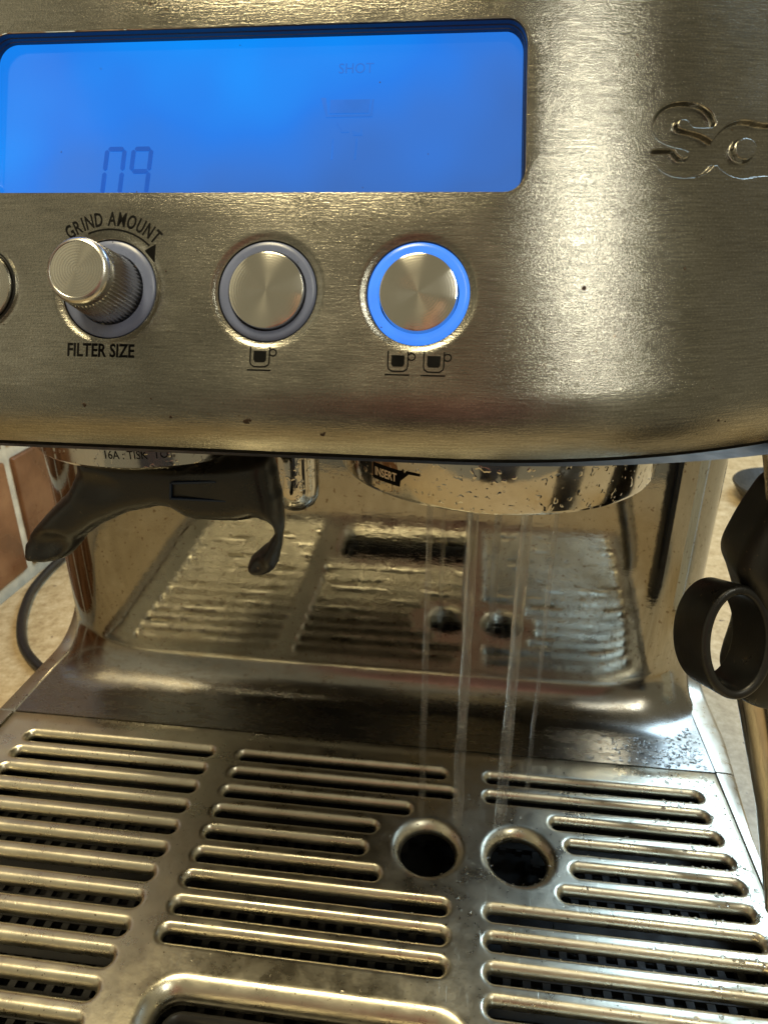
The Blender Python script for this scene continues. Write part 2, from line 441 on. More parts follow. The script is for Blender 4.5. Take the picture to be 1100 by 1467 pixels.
KN = (-69.34, 17.6); B1 = (-38.39, 17.6); B2 = (-10.31, 17.6); B0 = (-96.4, 17.6)
DISP = (-96.0, 9.0, 35.7, 66.4)
HR = 9.5
holes = [(rrect(*DISP, 4.2), rrect), ]
def disp_loop(off): return rrect(*DISP, 4.2, off)
HOLES = [disp_loop] + [(lambda off, c=c, r=r: circ(c[0], c[1], r+off)) for c, r in ((KN, HR), (B1, HR), (B2, HR), (B0, 8.0))]

# engraved lettering outline, crop coordinates of the photograph's logo
LOGO = [(641,352),(632,300),(605,248),(560,205),(500,175),(430,160),(345,156),(265,166),(200,195),(148,240),(110,305),(92,370),(95,425),(120,472),(160,505),(215,530),(290,553),(350,563),(395,580),(420,605),(418,635),(385,652),(340,650),(308,628),(285,598),(268,576),(180,575),(86,577),(80,615),(95,670),(130,725),(180,770),(250,803),(330,817),(430,815),(515,797),(580,758),(638,690),(700,755),(775,803),(870,824),(950,818),(1030,797),(1100,800),(1290,800),(1290,350),(1100,350),(1030,345),(955,322),(880,316),(800,334),(735,368),(685,410),(634,472),(618,502),(590,482),(540,452),(480,428),(400,408),(335,392),(308,370),(305,335),(330,306),(375,300),(408,322),(425,352),(445,374),(530,378),(610,376)]
logo_uv = [S_inv(920+x/6.11, 120+y/6.11) for x, y in LOGO]
isl = [S_inv(920+(905+100*math.cos(t))/6.11, 120+(565+98*math.sin(t))/6.11) for t in [2*PI*i/28 for i in range(28)]]
def chaikin(p):
    out = []
    for i in range(len(p)):
        a = np.array(p[i]); b = np.array(p[(i+1) % len(p)])
        if np.linalg.norm(a-b) > 4: out += [tuple(a), tuple(b)]; continue
        out += [tuple(a*.75+b*.25), tuple(a*.25+b*.75)]
    return out
logo_uv = chaikin(logo_uv); isl = chaikin(isl)
def build_panel():
    us0, us1, vs0, vs1 = -180.0, 118.0, -14.3, 96.0
    outline = []
    for i in range(150): outline.append((us0+(us1-us0)*i/150, vs0))
    for i in range(60): outline.append((us1, vs0+(vs1-vs0)*i/60))
    for i in range(150): outline.append((us1-(us1-us0)*i/150, vs1))
    for i in range(60): outline.append((us0, vs1-(vs1-vs0)*i/60))
    cut = [h(0) for h in HOLES]
    extra = []
    offs = (.25, .55, .9, 1.3, 1.8, 2.4)
    for h in HOLES:
        for o in offs: extra += h(o)
    gx, gy = np.meshgrid(np.arange(us0+1.4, us1, 1.6), np.concatenate([np.arange(vs0+.7, 2, .8), np.arange(2.8, vs1-.5, 1.6)]))
    gp = np.stack([gx.ravel(), gy.ravel()], 1); gp[:, 0] += (np.arange(len(gp)) % 2)*.25
    keep = np.ones(len(gp), bool)
    for h in HOLES:
        d, ins = seg_dist(gp, h(0)); keep &= (~ins) & (d > 2.9)
    L = np.array(logo_uv); lo = L.min(0)-1; hi = L.max(0)+1
    hi[0] = min(hi[0], 84)
    keep &= ~((gp[:, 0] > lo[0]) & (gp[:, 0] < hi[0]) & (gp[:, 1] > lo[1]) & (gp[:, 1] < hi[1]))
    gp = gp[keep]
    fx, fy = np.meshgrid(np.arange(lo[0]+.1, hi[0], .17), np.arange(lo[1]+.1, hi[1], .17))
    fp = np.stack([fx.ravel(), fy.ravel()], 1)
    extra = np.vstack([np.array(extra), gp, fp])
    V, F = cdt(outline, cut, extra)
    V2 = V.copy(); D = np.zeros(len(V))
    for i, h in enumerate(HOLES):
        d, ins = seg_dist(V, h(0)); wd, dp = (.5, .05) if i == 0 else (1.4, .38)
        t = np.clip(1-d/wd, 0, 1); D -= dp*t*t*(3-2*t)
    m = (V[:, 0] > lo[0]-.5) & (V[:, 1] > lo[1]-.5) & (V[:, 1] < hi[1]+.5)
    d, ins = seg_dist(V[m], logo_uv); sd = np.where(ins, -d, d)
    d2, ins2 = seg_dist(V[m], isl); sd2 = np.where(ins2, -d2, d2)
    s = np.maximum(sd, -sd2)
    t = np.clip((.18-s)/.46, 0, 1); D[m] -= 1.3*t*t*(3-2*t)
    verts = [S(V[i, 0], V[i, 1], D[i]) for i in range(len(V))]
    o = place(new('front_panel', verts, F.tolist(), PANEL, uv=V))
    return o
panel = build_panel()

# walls of the openings
for h, dep, nm, m in ((HOLES[0], 3.4, 'display_bezel', GLOSSBLACK), (HOLES[1], 3, 'knob_well', BLACK), (HOLES[2], 3, 'button_well', BLACK), (HOLES[3], 3, 'button_well', BLACK), (HOLES[4], 3, 'button_well', BLACK)):
    mb = MB(); st = []
    if nm == 'display_bezel':
        pr = [(0.02, -.30), (-.10, -.40), (-.12, -1.4), (-.26, -1.5), (-.26, -2.3), (-.34, -2.4), (-.34, -dep)]
    else: pr = [(0.02, -.50), (-.10, -.62), (-.14, -dep), (-3, -dep)]
    mb.loops([[S(u, v, d) for u, v in h(o)] for o, d in pr])
    P(mb, nm, m)

# display
disp = None
def flat_on(loop, d, n=1): return [S(u, v, d) for u, v in loop]
def panel_plate(name, outline, d, m, grid=4.0, par=None, **k):
    lo = np.min(outline, 0); hi = np.max(outline, 0); ex = []
    gx, gy = np.meshgrid(np.arange(lo[0]+grid/2, hi[0], grid), np.arange(lo[1]+grid/2, hi[1], grid))
    gp = np.stack([gx.ravel(), gy.ravel()], 1); dd, ins = seg_dist(gp, outline); gp = gp[ins & (dd > grid*.3)]
    V, F = cdt(outline, [], gp)
    o = new(name, [S(a, b, d) for a, b in V], F.tolist(), m, uv=V, **k)
    return place(o) if par is None else sub(o, par)
screen = panel_plate('display_screen', rrect(*DISP, 3.6, -.3), -3.2, SCREEN)
def seg_piece(pts, m=SEG, name='digit_segment'):
    lo = [S(a, b, -3.2+.02) for a, b in pts]; hi = [S(a, b, -3.2+.12) for a, b in pts]
    mb = MB(); mb.loops([lo, hi], True, False, True)
    return sub(mb.build(name, m, smooth=False), screen)
def digit(x0, ytop, segs, wd=4.4, hh=4.75, t=.86, m=SEG):
    sl = .085
    def Q(x, y): return (x0+x+(y-0)*sl*1.0, ytop+y)
    gq = .12
    H = lambda y: [Q(t*.5+gq, y), Q(t+gq*.6, y+t*.5), Q(wd-t-gq*.6, y+t*.5), Q(wd-t*.5-gq, y), Q(wd-t-gq*.6, y-t*.5), Q(t+gq*.6, y-t*.5)]
    Vv = lambda x, ya, yb: [Q(x, ya-gq), Q(x+t*.5, ya-t*.5-gq*.4), Q(x+t*.5, yb+t*.5+gq*.4), Q(x, yb+gq), Q(x-t*.5, yb+t*.5+gq*.4), Q(x-t*.5, ya-t*.5-gq*.4)]
    tb = dict(a=H(-t*.5), g=H(-hh), f=Vv(t*.5, -t*.5, -hh), b=Vv(wd-t*.5, -t*.5, -hh), e=Vv(t*.5, -hh, -2*hh+t*.5), c=Vv(wd-t*.5, -hh, -2*hh+t*.5), d=H(-2*hh+t*.5))
    for s_ in segs: seg_piece(tb[s_], m)
digit(-72.75, 45.9, 'abcef'); digit(-67.35, 45.9, 'abfgc')

def text_mesh(txt, size, bold=0.0, sx=1.0, align='CENTER', ext=.02, space=1.0):
    c = bpy.data.curves.new('t', 'FONT'); c.body = txt; c.size = size; c.offset = bold; c.extrude = ext
    c.align_x = align; c.space_character = space; c.resolution_u = 3
    o = bpy.data.objects.new('t', c); sc.collection.objects.link(o)
    dg = bpy.context.evaluated_depsgraph_get(); dg.update()
    me = bpy.data.meshes.new_from_object(o.evaluated_get(dg))
    vs = [(v.co.x*sx, v.co.y, v.co.z) for v in me.vertices]; fs = [tuple(p.vertices) for p in me.polygons]
    bpy.data.objects.remove(o); bpy.data.curves.remove(c); bpy.data.meshes.remove(me)
    return vs, fs
def fin(vs, fs, name, m, par=None):
    mb = MB(); mb.add(vs, fs); o = mb.build(name, m, smooth=False)
    return place(o) if par is None else sub(o, par)
# faint unlit segments: the word SHOT and a portafilter shape with two drips
vs, fs = text_mesh('SHOT', 2.7, 0.0, .95)
fin([S(-24.2+x, 59.1+y, -3.16+z) for x, y, z in vs], fs, 'unlit_word', GHOST2, screen)
for pts in ([(-30.6, 54.6), (-29.6, 54.6), (-29.1, 51.4), (-21.2, 51.4), (-20.9, 54.2), (-20.5, 54.2), (-20.6, 51.0), (-29.5, 51.0)],
            [(-28.8, 54.2), (-21.2, 54.2), (-21.4, 51.7), (-28.8, 51.7)],
            [(-27.1, 50.0), (-26.2, 48.5), (-25.0, 48.5), (-25.0, 48.15), (-26.5, 48.15), (-27.5, 50.0)],
            [(-24.4, 48.5), (-23.0, 48.0), (-22.6, 48.9), (-22.4, 47.6), (-24.2, 47.6)],
            [(-28.1, 47.0), (-27.8, 47.0), (-27.9, 43.2), (-28.2, 43.2)], [(-23.6, 47.0), (-23.3, 47.0), (-23.5, 43.2), (-23.8, 43.2)]):
    seg_piece(pts, GHOST2, 'unlit_segment')
mb = MB()
for (a, b) in ((-74.4, 61.0), (-46.7, 64.8), (-24.6, 52.9), (-23.5, 53.2), (-19.6, 57.3), (-81.9, 45.0), (-21.9, 37.9), (-66, 37.2), (-10, 44)):
    r = rnd.uniform(.08, .16); mb.loops([[S(a+r*math.cos(t), b+r*math.sin(t)*1.3, -3.1) for t in [i*PI/3 for i in range(6)]]], True, False, True)
sub(mb.build('dust_speck', DIRT, smooth=False, kind='stuff'), screen)

# ---------------- buttons and knob (local frame: Z = panel normal)
def local(mb, name, m, uvc, par=None, d=0.0, **k):
    o = mb.build(name, m, **k); M = S_frame(uvc[0], uvc[1], d)
    if par is None:
        o.parent = machine; o.matrix_parent_inverse = Matrix.Translation(machine.location).inverted(); o.matrix_basis = M
    else:
        o.parent = par; o.matrix_parent_inverse = Matrix.Identity(4)
        o.matrix_basis = Matrix.Identity(4) if d == 0 else Matrix.Translation((0, 0, d*MM))
    return o
def button(c, ringmat, label, rin=7.35, rout=9.25, rf=7.1, dark=False):
    mb = MB()
    mb.lathe([(0.01, .55), (rf*.5, .56), (rf-.35, .58), (rf-.12, .50), (rf, .25), (rf, -2.5)], n=96)
    face = local(mb, 'button', SPUN, c, label=label)
    mb = MB()
    mb.lathe([(rin, -2.5), (rin, -.45), (rin+.12, -.28), ((rin+rout)/2, -.18), (rout-.25, -.34), (rout, -.62), (rout, -2.5)], n=96)
    local(mb, 'light_ring', ringmat, c, face)
    return face
button(B1, RING, 'left steel push button with an unlit grey-blue ring above a single cup symbol')
button(B2, LITRING, 'right steel push button with a glowing blue ring above two cup symbols')
button(B0, BLACK, 'steel push button cut off by the left edge', 7.42, 7.85, 7.3)
def knurl(t, z):
    return (.17*math.cos(52*t) if -1 < z < 8.4 else 0)
mb = MB(); zz = [-2.5, -.5, 0, 1, 2, 3, 4, 5, 6, 7, 8.0, 8.35]
mb.lathe([(6.45-.075*max(z, 0), z) for z in zz]+[(5.75, 8.7)], n=416, rmod=knurl)
knob = local(mb, 'knob', KNOBSTEEL, KN, label='knurled steel knob standing out of an unlit grey-blue ring')
mb = MB(); mb.lathe([(5.62, 8.5), (5.86, 8.75), (5.88, 9.9), (5.72, 10.5), (5.3, 10.9), (4.98, 11.02), (4.90, 10.98)], n=128)
local(mb, 'knob_collar', KNOBSTEEL, KN, knob)
mb = MB(); mb.lathe([(.01, 10.95), (2.5, 10.94), (4.89, 10.9)], n=96)
local(mb, 'knob_cap', SPUN, KN, knob)
mb = MB(); mb.lathe([(6.75, -2.5), (6.75, -.5), (6.9, -.3), (8, -.2), (8.95, -.34), (9.22, -.62), (9.22, -2.5)], n=96)
local(mb, 'light_ring', RING, KN, knob)

# ---------------- printing on the panel
def ptext(txt, u, v, size, bold, sx, name, align='CENTER'):
    vs, fs = text_mesh(txt, size, bold, sx, align)
    return fin([S(u+x, v+y, .03+z) for x, y, z in vs], fs, name, INK)
ptext('FILTER SIZE', -70.3, 4.65, 3.5, .085, .77, 'filter_size_lettering')
ptext('POWER', -96.9, 4.65, 3.5, .085, .77, 'power_lettering')
allv, allf = [], []
word = 'GRIND AMOUNT'; a0, a1 = math.radians(128), math.radians(47)
RA = 12.9
gl = []; adv = 0
for ch in word:
    if ch == ' ': adv += .75; continue
    vs, fs = text_mesh(ch, 3.7, .07, .62); xs_ = [v[0] for v in vs]; w_ = max(xs_)-min(xs_); mid = (max(xs_)+min(xs_))/2
    gl.append((adv+w_/2, [(x-mid, y, z) for x, y, z in vs], fs)); adv += w_+.36
adv -= .36
for c_, vs, fs in gl:
    a = a0+(a1-a0)*c_/adv; n0 = len(allv); rot = a-PI/2
    for x, y, z in vs:
        X = x*math.cos(rot)-y*math.sin(rot); Y = x*math.sin(rot)+y*math.cos(rot)
        allv.append(S(KN[0]+RA*math.cos(a)+X, KN[1]+RA*math.sin(a)+Y-1.0, .03+z))
    allf += [tuple(i+n0 for i in f) for f in fs]
fin(allv, allf, 'grind_amount_lettering', INK)
def ink_strip(mb, pts, wd, d0=.01, d1=.05):
    L = [];
    for i, p in enumerate(pts):
        a = Vector(pts[max(i-1, 0)]); b = Vector(pts[min(i+1, len(pts)-1)]); t = (b-a).normalized(); n = Vector((-t.y, t.x))*wd/2
        p = Vector(p); q = [p+n, p-n]
        L.append([S(q[0].x, q[0].y, d0), S(q[0].x, q[0].y, d1), S(q[1].x, q[1].y, d1), S(q[1].x, q[1].y, d0)])
    mb.loops(L, True, True, True)
mb = MB()
arc = [(KN[0]+11.75*math.cos(math.radians(a)), KN[1]-.6+11.75*math.sin(math.radians(a))) for a in range(112, 44, -4)]
ink_strip(mb, arc, .34)
tip = (KN[0]+8.4, KN[1]+6.5)
mb.loops([[S(*q, .01) for q in ((-60.2, 25.8), (-62.2, 24.6), (-60.35, 22.6))], [S(*q, .05) for q in ((-60.2, 26.0), (-62.3, 24.8), (-60.35, 22.6))]], True, False, True)
P(mb, 'grind_arrow', INK, smooth=False)
def cup(u, v):
    mb = MB(); w_ = 1.82
    pts = [(u-w_, v+2.1), (u-w_, v-.6), (u-w_+.15, v-1.15), (u-w_+.75, v-1.55), (u, v-1.58), (u+w_-.75, v-1.55), (u+w_-.15, v-1.15), (u+w_, v-.6), (u+w_, v+2.1)]
    ink_strip(mb, pts, .25)
    ink_strip(mb, [(u-w_-.5, v-2.2), (u+w_+.35, v-2.2)], .26)
    ink_strip(mb, [(u+w_+.62+.66*math.cos(math.radians(a)), v+1.1+.62*math.sin(math.radians(a))) for a in range(150, -190, -20)], .24)
    lp = [(u-1.2, v+1.35), (u-1.2, v-.3), (u-.9, v-.72), (u+.9, v-.72), (u+1.2, v-.3), (u+1.2, v+1.35)]
    mb.loops([[S(*q, .01) for q in lp], [S(*q, .05) for q in lp]], True, False, True)
    P(mb, 'cup_symbol', INK, smooth=False)
cup(-39.1, 5.1); cup(-13.4, 4.95); cup(-6.9, 4.95)

# ---------------- head: gasket, underside, shell
mb = MB(); us = [-180+298*i/160 for i in range(161)]
mb.loops([[S(u, -14.25, .05) for u in us], [S(u, -15.2, .15) for u in us], [S(u, -15.4, -.3) for u in us], [S(u, -15.4, -3) for u in us], [S(u, -14.2, -3) for u in us]], False)
P(mb, 'head_gasket', INK)
mb = MB()
front = [S(u, -14.6, -2) for u in us]; back = [(p[0], 256, 154.2) for p in front]
mb.loops([[(p[0], p[1], 154.2) for p in front], back], False)
P(mb, 'head_underside', simple('grey_brown_underside', (.085, .07, .05), .5))
mb = MB(); top = [S(u, 95.9) for u in us]
mb.loops([top, [(p[0], 330, p[2]+2) for p in top], [(p[0], 330, 160) for p in top]], False)
P(mb, 'head_casing', SATIN)

# ---------------- splash plate: curved corners, foot sweeps forward into the tray
XL, XR = -188.4, 103.4; YW = 257.0; RC = 27.0; RF = 22.0; YS = 220.0
def planY(x):
    if x < XL+RC: d = XL+RC-x; return YW+RC-math.sqrt(max(RC*RC-d*d, 0))
    if x > XR-RC: d = x-(XR-RC); return YW+RC-math.sqrt(max(RC*RC-d*d, 0))
    return YW
def splash():
    xs = []
    for i in range(19): xs.append(XL+RC-RC*math.cos(PI/2*i/18))
    xs += [XL+RC+(XR-XL-2*RC)*i/60 for i in range(1, 60)]
    for i in range(19): xs.append(XR-RC+RC*math.sin(PI/2*i/18))
    def row(x):
        cf = min(1, max(0, (abs(x-(XL+XR)/2)-((XR-XL)/2-45))/45)); cf = cf*cf*(3-2*cf); RF = 14+8*cf
        y = planY(x); out = [(y+1.2*0, 154.0)]
        for z in (120, 90, 70, 58, 48, 40, 34, 29, 25): out.append((y, z))
        for i in range(0, 19):
            a = PI/2*i/18; out.append((y-RF+RF*math.cos(a), RF-RF*math.sin(a)))
        nw = len(out); ys = y-RF-5.34*(1-cf)
        for k in range(1, 7): out.append((ys+(YS+.25-ys)*k/6, 0.0))
        out.append((YS+.2, -.5)); out.append((YS+.2, -2.5))
        # gentle extra sweep so the flat of the plate flows into the foot
        k0 = 5.34*(1-cf)
        return [(x, (yy-k0*max(0, 1-zz/75)**2 if i < nw else yy), zz) for i, (yy, zz) in enumerate(out)]
    rows = [row(x) for x in xs]
    mb = MB(); mb.loops(rows, False)
    # cheeks running back from the corners
    for x in (XL, XR):
        mb.loops([[(x, YW+RC, z) for z in (154, 0, -62)], [(x, 350, z) for z in (154, 0, -62)]], False)
    return P(mb, 'splash_plate', MIRROR)
splash()
# side trims beside the tray and the foot of the splash plate
def trim(side):
    x = XL if side < 0 else XR
    path = [(yy, 0.0) for yy in ([72, 100, 130, 160, 190, 214, 219.6] if side < 0 else [72, 100, 130, 160, 190, 214, 219.6])]
    path2 = [(220.4, 0.0), (240, 0.0), (258, 0.0)]+[(YW+RC-RF+RF*math.sin(a), RF-RF*math.cos(a)) for a in [PI/2*i/14 for i in range(15)]]+[(YW+RC, 45)]
    for nm, pth in (('drip_tray_side', path), ('side_trim', path2)):
        mb = MB(); L = []
        for (yy, zz) in pth:
            if side < 0: wd = 7.6*(1-min(1, max(0, zz)/46)**.8)
            else: wd = 7.4*(1-min(1, max(0, zz)/46)**.8)*min(1, max(0.12, (yy-176)/66))
            i0 = x+side*.55 if zz < RF-1 else x+side*.2
            if nm == 'drip_tray_side': pass
            if side > 0: q_ = min(1, max(0, zz)/20); i0 = 100.6*(1-q_)+103.6*q_; wd += (103.4-100.6)*(1-q_)*.8
            L.append([(i0, yy, zz-3), (i0, yy, zz+.1), (i0+side*.25, yy, zz+.35), (i0+side*(wd*.8), yy, zz+.1), (i0+side*wd, yy, zz-.9), (i0+side*wd*1.02, yy, min(zz-3, -1)), (i0+side*wd*.9, yy, -62)])
        mb.loops(L, False)
        P(mb, nm, SATIN)
trim(-1); trim(1)

# ---------------- drip tray cover: one stamped sheet, every slot with a rolled lip
TX0, TX1, TY0, TY1 = -188.0, 100.2, 74.0, 219.4
PITCHY = 9.35; Y1 = 206.8; HW = 1.75; LO = 2.15
slots = []
for k in range(1, 15):
    y = Y1-PITCHY*(k-1)
    slots.append((-176.2, -93.5, y))
    if k <= 9:
        slots.append((-86.2, {1: -.2, 2: 3.6, 3: -12.4, 4: -23.7, 5: -26.2, 6: -20.2}.get(k, 2.6), y))
    slots.append(({1: 11.3, 2: 11.0, 3: 34.2, 4: 38.6, 5: 39.4, 6: 34.4}.get(k, 11.0), {1: 93.4, 2: 93.2, 3: 94.6, 4: 95.8}.get(k, 96.2), y))
def stad(s_, off, n=8):
    x0, x1, y = s_; x0 += LO; x1 -= LO
    return rrect(x0, x1, y-HW, y+HW, HW-.01, off, n)
LIP = [(2.7, 0), (2.15, 0), (1.75, -.10), (1.3, -.36), (.85, -.80), (.45, -1.35), (.15, -2.0), (0, -2.7), (0.02, -3.3), (.35, -3.5)]
H1 = (-6.8, 172.4); H2 = (23.7, 172.7)
HLIP = [(4.2, 0), (3.5, 0), (2.9, -.14), (2.2, -.5), (1.5, -1.05), (.9, -1.75), (.4, -2.6), (.1, -3.5), (0, -4.6), (.4, -4.9)]
CLIP = [(5.4, 0), (4.6, 0), (3.9, -.2), (3.1, -.65), (2.2, -1.35), (1.3, -2.3), (.6, -3.5), (.15, -4.9), (0, -6.6), (.4, -7.2)]
CUT = (-77.5, 4.6, 88.0, 116.4)
def tray():
    mb = MB()
    loops0 = []
    for s_ in slots:
        L = [[(x, y, z) for x, y in stad(s_, o)] for o, z in LIP]
        mb.loops(L); loops0.append([(p[0], p[1]) for p in L[0]])
    for c in (H1, H2):
        L = [[(x, y, z) for x, y in circ(c[0], c[1], 9.3+o)] for o, z in HLIP]
        mb.loops(L); loops0.append([(p[0], p[1]) for p in L[0]])
    L = [[(x, y, z) for x, y in rrect(*CUT, 6, o, 14)] for o, z in CLIP]
    mb.loops(L); loops0.append([(p[0], p[1]) for p in L[0]])
    fy = lambda x: TY0-10*math.cos((x-(TX0+TX1)/2)/(TX1-TX0)*PI)
    out = [(TX0+(TX1-TX0)*i/24, fy(TX0+(TX1-TX0)*i/24)) for i in range(25)]+[(TX1, TY0+(TY1-TY0)*i/10) for i in range(1, 10)]+[(TX1-(TX1-TX0)*i/24, TY1) for i in range(25)]+[(TX0, TY1-(TY1-TY0)*i/10) for i in range(1, 10)]
    inner = []
    gx, gy = np.meshgrid(np.arange(TX0+4, TX1-2, 6), np.arange(TY0+2, TY1, 6))
    gp = np.stack([gx.ravel(), gy.ravel()], 1); keep = np.ones(len(gp), bool)
    dd, ins = seg_dist(gp, out); keep &= ins & (dd > 2)
    for l0 in loops0:
        dd, ins = seg_dist(gp, l0); keep &= (~ins) & (dd > 1)
    V, F = cdt(out, loops0, gp[keep])
    mb.add([(a, b, 0) for a, b in V], F.tolist())
    c0 = ((TX0+TX1)/2, (TY0+TY1)/2)
    def outl(o): return [(x+o*(1 if x > c0[0] else -1)*(abs(x-c0[0]) > (TX1-TX0)/2-1), y+o*(1 if y > c0[1] else -1)*(abs(y-TY1) < .1 or y < TY0+.1), 0) for x, y in out]
    mb.loops([[(x, y, 0) for x, y, _ in outl(0)], [(x, y, -.25) for x, y, _ in outl(.3)], [(x, y, -3) for x, y, _ in outl(.35)]])
    bm = bmesh.new(); vs = [bm.verts.new([c*MM for c in v]) for v in mb.v]
    for f in mb.f:
        try: bm.faces.new([vs[i] for i in f])
        except ValueError: pass
    bmesh.ops.remove_doubles(bm, verts=bm.verts[:], dist=2e-6)
    bmesh.ops.recalc_face_normals(bm, faces=bm.faces[:])
    me = bpy.data.meshes.new('drip_tray_cover'); bm.to_mesh(me); bm.free()
    me.polygons.foreach_set('use_smooth', [True]*len(me.polygons)); me.materials.append(TRAY)
    o = bpy.data.objects.new('drip_tray_cover', me); sc.collection.objects.link(o); return place(o)
tray_o = tray()
# dark plastic grate and basin below
mb = MB()
for i in range(48):
    x = -184+i*6.0
    for y0 in range(76, 196, 6):
        if min(math.hypot(x-c[0], y0+3-c[1]) for c in (H1, H2)) > 16: mb.box(x-1.2, x+1.2, y0, y0+6, -20.5, -18)
for i in range(20):
    y = 78+i*6.0
    for x0 in range(-186, 99, 6):
        if min(math.hypot(x0+3-c[0], y-c[1]) for c in (H1, H2)) > 16: mb.box(x0, x0+6, y-1.2, y+1.2, -20.3, -17.8)
P(mb, 'inner_grate', GRATE, smooth=False, kind='stuff')
mb = MB(); mb.box(-187, 99.5, 68, 218.5, -60, -26, 2); P(mb, 'drip_basin', GRATE)
mb = MB()
for b_ in ((-187.6, -186.6, 66, 219, -60, -3.2), (98.8, 99.8, 66, 219, -60, -3.2), (-186.6, 98.8, 218.0, 219, -60, -3.2), (-186.6, 98.8, 66, 67, -60, -12)): mb.box(*b_)
P(mb, 'basin_wall', BLACK, smooth=False)
mb = MB(); mb.lathe([], n=8) if False else None
mb.loops([[(x, y, z) for x, y in rrect(*CUT, 7, o, 12)] for o, z in ((-1.2, -8), (-1.6, -6.6), (-2.6, -6.2), (-3.6, -7), (-4.4, -10), (-4.6, -20))])
mb.loops([[(x, y, z) for x, y in rrect(*CUT, 7, o, 12)] for o, z in ((-4.6, -20), (-14, -20.5))], True, False, True)
P(mb, 'float_housing', BLACK)
mb = MB(); fx = [TX0+(TX1-TX0)*i/24 for i in range(25)]
fy = lambda x: TY0-10*math.cos((x-(TX0+TX1)/2)/(TX1-TX0)*PI)
mb.loops([[(x, fy(x)-1, -1.2) for x in fx], [(x, fy(x)-3, -4) for x in fx], [(x, fy(x)-3.5, -58) for x in fx], [(x, fy(x)+4, -62) for x in fx]], False)
P(mb, 'drip_tray_front', SATIN)

# ---------------- group head collar with its printed label
GX, GY, GR, GZ = 6.6, 173.5, 39.3, 140.8
mb = MB(); mb.lathe([(32, 152), (32, 142.8), (32.6, 141.4), (33.8, 140.8), (37.9, 140.8), (38.9, 141.15), (39.3, 142), (39.3, 153.9)], (GX, GY, 0), 128)
grp = P(mb, 'group_head', CHROME)
mb = MB(); mb.lathe([(.01, 148), (32, 148)], (GX, GY, 0), 64)
sub(mb.build('shower_screen', SATIN), grp)
def on_cyl(cx, cy, R, ang, s_, z, d):  # s_ = arc length from ang
    a = ang+s_/R; return (cx+(R+d)*math.cos(a), cy+(R+d)*math.sin(a), z)
LA = math.radians(270-36.5)
lab = [(-5.2, -1.5), (3.0, -1.5), (3.2, -.4), (5.4, 1.2), (8.2, 1.3), (8.2, 1.75), (4.8, 1.75), (4.2, 1.2), (3.8, 2.0), (3.4, 1.5), (-5.2, 1.5)]
def densify(p, st=.5):
    out = []
    for i in range(len(p)):
        a = Vector(p[i]); b = Vector(p[(i+1) % len(p)]); k = max(1, int((b-a).length/st)); out += [tuple(a+(b-a)*j/k) for j in range(k)]
    return out
lab = densify(lab); V, F = cdt(lab, [], [(x, y) for x in np.arange(-5, 8, .6) for y in (-.9, -.3, .3, .9)])
sub(new('insert_label', [on_cyl(GX, GY, GR, LA, a, 146.0+b*1.25, .04) for a, b in V], F.tolist(), INK), grp)
vs, fs = text_mesh('INSERT', 2.7, .05, .78)
mb = MB(); mb.add([on_cyl(GX, GY, GR, LA, -1.2+x, 145.1+y, .08+z) for x, y, z in vs], fs)
sub(mb.build('insert_lettering', simple('pale_print', (.80, .66, .48), .4), smooth=False), grp)

# ---------------- grinder collar, printed dial numbers, black cradle
CX, CY, CRR = -85.5, 186.0, 36.0
mb = MB(); mb.lathe([(31, 153.9), (31, 142), (32, 141), (35.2, 141), (36, 141.8), (36, 153.9)], (CX, CY, 0), 96)
col_o = P(mb, 'grinder_collar', m_chrome('collar_chrome', .07, .35))
vs, fs = text_mesh('16A : TISK  TO1', 3.0, .0, .82)
mb = MB(); mb.add([on_cyl(CX, CY, CRR, math.radians(270+6), x+3, 144.0+y, .05+z) for x, y, z in vs], fs)
sub(mb.build('collar_lettering', INK, smooth=False), col_o)

